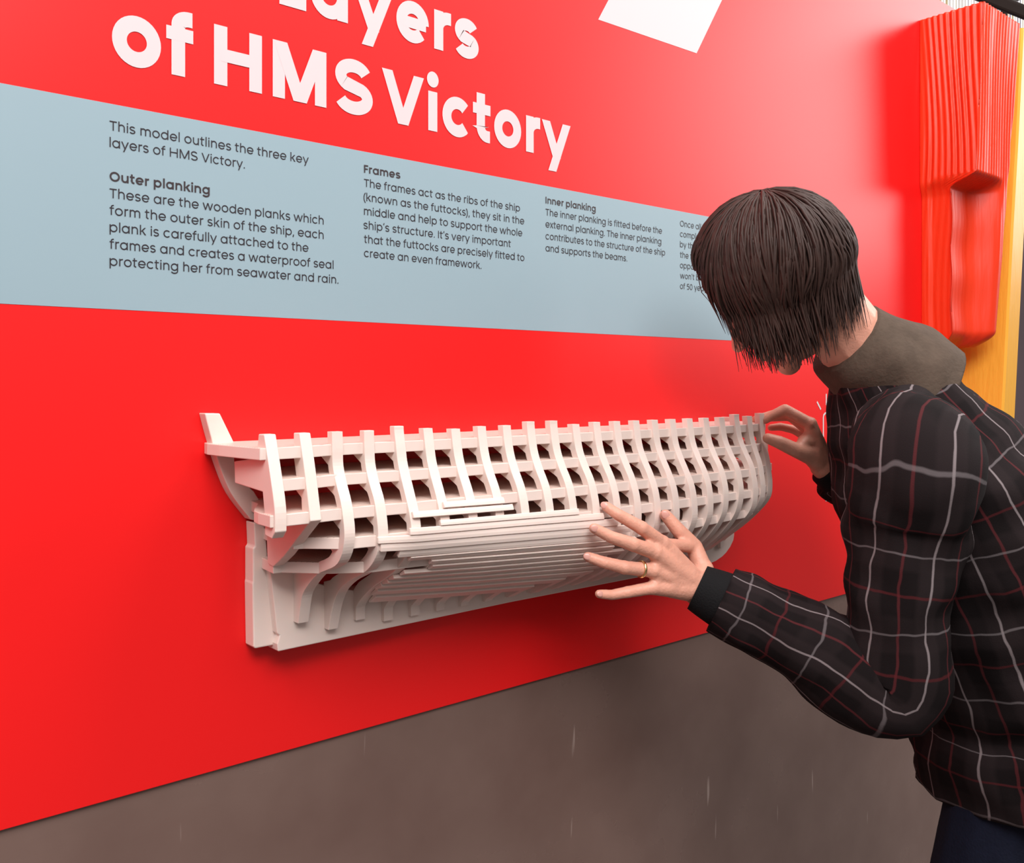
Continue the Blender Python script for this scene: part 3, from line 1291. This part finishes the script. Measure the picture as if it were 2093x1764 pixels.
# left hand, back towards us, fingers spread on the planking
LH = {
    'index': ([(1353, 1110, 1.326), (1311, 1079, 1.303), (1263, 1052, 1.296), (1238, 1035, 1.304)], [.0108, .0098, .0086, .0074]),
    'middle': ([(1338, 1129, 1.311), (1294, 1113, 1.288), (1249, 1098, 1.278), (1214, 1080, 1.274)], [.0110, .0100, .0088, .0076]),
    'ring': ([(1334, 1166, 1.312), (1277, 1160, 1.290), (1232, 1149, 1.283), (1201, 1138, 1.284)], [.0106, .0096, .0085, .0072]),
    'little': ([(1334, 1201, 1.311), (1283, 1210, 1.300), (1250, 1216, 1.294), (1224, 1214, 1.287)], [.0096, .0084, .0075, .0064]),
    'thumb': ([(1436, 1165, 1.371), (1419, 1118, 1.383), (1387, 1085, 1.377), (1360, 1053, 1.378)], [.0150, .0125, .0112, .0090]),
}
LW = wrL
for nm, (pts, rs) in LH.items():
    P = [cpt(*q) for q in pts]
    body.chain(P, rs)
    if nm != 'thumb':
        body.capsule(P[0], LW + (P[0] - LW) * .12, rs[0] * 1.10, .018)
        body.capsule(P[0], P[0] - FW * .001, rs[0] * 1.12, rs[0] * 1.12)            # knuckle
        body.capsule(P[1], P[1] + (P[2] - P[1]) * .02, rs[1] * 1.07, rs[1] * 1.07)
    else:
        body.capsule(P[0], LW, .017, .022)
        body.capsule(P[1], cpt(1353, 1112, 1.334), .0095, .0095)                  # web
Pm = [cpt(*LH[n][0][0]) for n in ('index', 'middle', 'ring', 'little')]
for a, c in zip(Pm, Pm[1:]):
    body.capsule(a * .93 + LW * .07, c * .93 + LW * .07, .0092, .0092)
    body.capsule(a * .6 + LW * .4, c * .6 + LW * .4, .0145, .0145)
    body.capsule(a * .35 + LW * .65, c * .35 + LW * .65, .0165, .0165)
body.capsule(LW * .5 + Pm[3] * .5, LW, .016, .022)

# right hand gripping the bow end
RH = {
    'index': ([(1655, 866, 1.648), (1604, 837, 1.650), (1578, 849, 1.650), (1563, 859, 1.650)], [.0112, .0100, .0086, .0074]),
    'middle': ([(1657, 873, 1.672), (1608, 841, 1.680), (1570, 850, 1.682), (1545, 857, 1.682)], [.0112, .0100, .0086, .0074]),
    'ring': ([(1660, 886, 1.692), (1614, 850, 1.705), (1572, 853, 1.708), (1540, 859, 1.708)], [.0106, .0096, .0084, .0072]),
    'little': ([(1664, 902, 1.705), (1622, 878, 1.722), (1594, 872, 1.724), (1575, 874, 1.724)], [.0096, .0085, .0076, .0066]),
    'thumb': ([(1662, 935, 1.650), (1628, 921, 1.632), (1592, 904, 1.626), (1569, 896, 1.626)], [.0165, .0135, .0118, .0095]),
}
RW = wrR
for nm, (pts, rs) in RH.items():
    P = [cpt(*q) for q in pts]
    body.chain(P, rs)
    if nm != 'thumb':
        body.capsule(P[0], RW + (P[0] - RW) * .15, rs[0] * 1.1, .019)
        body.capsule(P[0], P[0] - FW * .001, rs[0] * 1.14, rs[0] * 1.14)
    else:
        body.capsule(P[0], RW, .018, .023)
        body.capsule(P[1], cpt(1655, 888, 1.655), .010, .011)
Pm2 = [cpt(*RH[n][0][0]) for n in ('index', 'middle', 'ring', 'little')]
for a, c in zip(Pm2, Pm2[1:]):
    body.capsule(a * .93 + RW * .07, c * .93 + RW * .07, .0098, .0098)
    body.capsule(a * .55 + RW * .45, c * .55 + RW * .45, .016, .016)
body.capsule(cpt(1644, 902, 1.648), cpt(1664, 905, 1.66), .013, .018)
body.capsule(RW * .5 + Pm2[0] * .5, cpt(1662, 935, 1.650), .014, .016)

person = body.build('person', M_SKIN)
tag(person, 'dark-haired person in a dark plaid jacket leaning over with both hands on the ship model', 'person')
remesh(person, .0024, 5, .5)

# eyes and brows
for sg in (-1, 1):
    mb = MB()
    mb.ellipsoid(hp(.068, -.003, .031 * sg), (HF * .0135, HS * .0135, HU * .0085))
    ey = mb.build('eye', M_EYE, person, smooth=True)
    mb = MB()
    mb.ellipsoid(hp(.0785, -.005, .030 * sg), (HF * .0035, HS * .0058, HU * .0058), 14, 8)
    mb.build('iris', M_HAIR, ey, smooth=True)
    mb = MB()
    mb.capsule(hp(.088, .020, .012 * sg), hp(.076, .025, .044 * sg), .0035, .0028)
    mb.build('eyebrow', M_HAIR, person, smooth=True)

# nails and ring on the near hand
for nm in ('index', 'middle', 'ring', 'little', 'thumb'):
    pts, rs = LH[nm]
    a, c = cpt(*pts[2]), cpt(*pts[3])
    d = (c - a).normalized()
    toward = (cam_o.location - c).normalized()
    nrm = (toward - d * toward.dot(d)).normalized()
    side = d.cross(nrm)
    mb = MB()
    mb.ellipsoid(c + d * rs[3] * .15 + nrm * rs[3] * .78, (d * rs[3] * .82, side * rs[3] * .66, nrm * rs[3] * .22), 16, 8)
    mb.build('fingernail', M_NAIL, person, smooth=True)
a, c = cpt(*LH['ring'][0][0]), cpt(*LH['ring'][0][1])
d = (c - a).normalized()
ctr = a + (c - a) * .42
u = d.cross(UP).normalized()
v = d.cross(u)
vs, fs = [], []
NR, NM = 40, 8
for i in range(NR):
    an = 2 * PI * i / NR
    rad = u * math.cos(an) + v * math.sin(an)
    for j in range(NM):
        bb = 2 * PI * j / NM
        vs.append(ctr + rad * (.0112 + .0012 * math.cos(bb)) + d * (.0022 * math.sin(bb)))
for i in range(NR):
    for j in range(NM):
        fs.append((i * NM + j, ((i + 1) % NR) * NM + j, ((i + 1) % NR) * NM + (j + 1) % NM, i * NM + (j + 1) % NM))
build('ring', vs, fs, M_GOLD, person, smooth=True)['label'] = 'thin gold ring on the ring finger'


# clothing
def sleeve_mesh(name, path, radii, material, parent, seed, wr=.012, n=40, per=14, cap=False, squash=None, v0=0.0):
    rows = catmull([(*p_, r) for p_, r in zip(path, radii)], per)
    vs = []
    uvl = []
    L = 0
    prev = None
    ref = FW
    for i, (x, y, z, r) in enumerate(rows):
        c = Vector((x, y, z))
        nx = Vector(rows[min(i + 1, len(rows) - 1)][:3]) - Vector(rows[max(i - 1, 0)][:3])
        nx.normalize()
        u_ = (ref - nx * ref.dot(nx)).normalized()
        w_ = nx.cross(u_)
        if prev is not None:
            L += (c - prev).length
        prev = c
        sq = squash(i / (len(rows) - 1)) if squash else (1, 1)
        for k in range(n):
            an = 2 * PI * k / n
            dirv = u_ * math.cos(an) * sq[0] + w_ * math.sin(an) * sq[1]
            q = c + dirv * r
            fold = noise.noise(Vector((L * 16, an * 1.2, seed))) * .7 + noise.noise(Vector((q.x * 22, q.y * 22, q.z * 22 + seed))) * .5
            q = c + dirv * (r + wr * fold)
            vs.append(q)
            uvl.append((an / (2 * PI) * .085 * max(3, round(2 * PI * max(radii) / .085)), L + v0))
    fs = []
    for i in range(len(rows) - 1):
        for k in range(n):
            a, c = i * n + k, i * n + (k + 1) % n
            fs.append((a, c, c + n, a + n))
    seamw = .085 * max(3, round(2 * PI * max(radii) / .085))
    if cap:
        fs.append(tuple(range(n))[::-1])
        fs.append(tuple((len(rows) - 1) * n + k for k in range(n)))

    def uvf(pi_, vi):
        u0, v_ = uvl[vi]
        if pi_ < (len(rows) - 1) * n and pi_ % n == n - 1 and vi % n == 0:
            u0 += seamw
        return (u0, v_)
    return build(name, vs, fs, material, parent, smooth=True, uvs=uvf)


spine = [cpt(1752, 712, 1.45), cpt(1790, 765, 1.45), cpt(1850, 880, 1.45), cpt(1915, 1010, 1.45), cpt(1985, 1160, 1.45), cpt(2045, 1310, 1.45), cpt(2090, 1440, 1.45), cpt(2122, 1590, 1.44)]
jr = [.058, .076, .116, .146, .150, .150, .158, .168]


def torso_sq(t):
    k = smoothstep(.02, .38, t)
    return (1.05 + .42 * k - .12 * smoothstep(.5, 1, t), 1)


jacket = sleeve_mesh('jacket', spine, jr, M_PLAID, person, 3.1, .016, 72, 12, True, torso_sq)
jacket['label'] = 'dark plaid jacket with thin pale and red check lines'
shL_in = shL * .10 + (neck * .5 + chest * .5) * .90
shR_in = shR * .10 + (neck * .5 + chest * .5) * .90
sleeve_mesh('sleeve', [shL_in, shL + UP * .01, shL * .72 + elL * .28, shL * .4 + elL * .6, elL + (elL - wrL).normalized() * .005, elL * .62 + wrL * .38, elL * .3 + wrL * .7, elL * .12 + wrL * .88],
            [.045, .086, .080, .070, .070, .062, .055, .050], M_PLAID, jacket, 8.3, .014, 44, 12, True)
sleeve_mesh('sleeve', [shR_in, shR + UP * .01, shR * .7 + elR * .3, elR, elR * .55 + wrR * .45, elR * .25 + wrR * .75, elR * .09 + wrR * .91],
            [.045, .086, .078, .072, .060, .050, .046], M_PLAID, jacket, 5.3, .012, 44, 12, True)
dL = (elL - wrL).normalized()
sleeve_mesh('cuff', [wrL - dL * .004, wrL + dL * .012, wrL + dL * .035, wrL + dL * .060], [.0345, .0375, .041, .044], M_CUFF, jacket, 1.0, .0015, 48, 8, True)
dR = (elR - wrR).normalized()
sleeve_mesh('cuff', [wrR + dR * .004, wrR + dR * .02, wrR + dR * .045], [.034, .037, .043], M_CUFF, jacket, 2.0, .0015, 48, 8, True)
# soft brown collar round the neck
nd = (cpt(1700, 672, 1.44) - neck).normalized()
sleeve_mesh('collar', [neck + nd * .045, neck + nd * .025, neck - nd * .010, neck - nd * .05, neck - nd * .085], [.066, .073, .080, .090, .088], M_COLLAR, jacket, 4.0, .010, 48, 8, True, lambda t: (1.12 + .35 * t, 1))

jeans = MB()
jeans.capsule(hipL, hipR, .098, .098)
jeans.capsule(belly * .3 + hips * .7, hips, .115, .12)
jeans.chain([hipL, (hipL + kneeL) / 2, kneeL, (kneeL + ankL) / 2, ankL], [.096, .110, .08, .07, .062])
jeans.chain([hipR, (hipR + kneeR) / 2, kneeR, (kneeR + ankR) / 2, ankR], [.115, .10, .076, .07, .062])
jo = jeans.build('jeans', M_JEANS, person)
remesh(jo, .008, 6, .5)
for a in (ankL, ankR):
    sh = MB()
    sh.capsule(Vector((a.x, a.y, .052)) + RT * .03, Vector((a.x, a.y, .046)) - RT * .17, .052, .044)
    sh.capsule(Vector((a.x, a.y, .095)), Vector((a.x, a.y, .06)), .05, .05)
    sh.box(a.x - .06, a.x + .06, a.y - .06, a.y + .06, .0005, .02)
    so = sh.build('shoe', M_SHOE, person)
    remesh(so, .006, 4, .5)

# hair: a cap over the skull with many drawn locks falling towards the jaw and nape
hair = MB()
SKC = hp(-.012, .030, 0)


HT = (HU * .86 - HF * .51).normalized()      # where the hair parts, behind the crown
HB = (HF * .86 + HU * .51).normalized()


def scalp(lat, lon, grow):
    """lat from the parting 0 to the nape; lon 0 = face side, 180 = back"""
    r = math.sin(lat)
    return SKC + HB * (math.cos(lon) * r * (.094 + grow)) + HS * (math.sin(lon) * r * (.076 + grow)) + HT * (math.cos(lat) * (.092 + grow))


def lat_end(lon):
    a = abs(((lon + PI) % (2 * PI)) - PI)          # 0 at the face
    return 1.42 + .62 * smoothstep(.40, .95, a) - .40 * smoothstep(1.7, 2.9, a)


NLON, NLAT = 64, 16
vs, fs = [scalp(0, 0, .014)], []
for i in range(1, NLAT + 1):
    for k in range(NLON):
        lon = 2 * PI * k / NLON
        vs.append(scalp(lat_end(lon) * i / NLAT, lon, .014 + .004 * noise.noise((lon * 5, i * .4, 2))))
for k in range(NLON):
    fs.append((0, 1 + k, 1 + (k + 1) % NLON))
    for i in range(NLAT - 1):
        a, c = 1 + i * NLON + k, 1 + i * NLON + (k + 1) % NLON
        fs.append((a, a + NLON, c + NLON, c))
hair.add(vs, fs)
for _ in range(2600):
    lon = random.uniform(0, 2 * PI)
    a = abs(((lon + PI) % (2 * PI)) - PI)
    le = lat_end(lon)
    l0 = random.uniform(-.06, .72) * le
    grow = random.uniform(.012, .026)
    fall = random.uniform(.03, .10) * smoothstep(.45, 1.0, a)
    dl = random.gauss(0, .09)
    pts = []
    for j in range(9):
        t = j / 8
        pts.append(scalp(l0 + (le - l0) * t, lon + dl * t + .06 * math.sin(t * 3 + lon * 4), grow + .006 * math.sin(t * PI)))
    tail = (UP * -.80 - HU * .45 + HF * random.uniform(-.15, .25) + HS * random.uniform(-.1, .1)).normalized()
    for j in range(1, 5):
        pts.append(pts[8] + tail * fall * j / 4 + (SKC - pts[8]).normalized() * (.010 * j / 4))
    r0 = random.uniform(.0008, .0022)
    n0 = len(hair.v)
    for j, q in enumerate(pts):
        t = j / (len(pts) - 1)
        rr = r0 * (1 - .85 * t ** 3)
        dd = (pts[min(j + 1, len(pts) - 1)] - pts[max(0, j - 1)]).normalized()
        e1 = dd.cross(q - SKC).normalized()
        e2 = dd.cross(e1)
        for m in range(4):
            hair.v.append(q + (e1 * math.cos(m * PI / 2) * 1.6 + e2 * math.sin(m * PI / 2)) * rr)
    for j in range(len(pts) - 1):
        for m in range(4):
            b0 = n0 + j * 4
            hair.f.append((b0 + m, b0 + (m + 1) % 4, b0 + 4 + (m + 1) % 4, b0 + 4 + m))
hair.build('hair', M_HAIR, person, smooth=True)['label'] = 'dark brown chin-length hair'
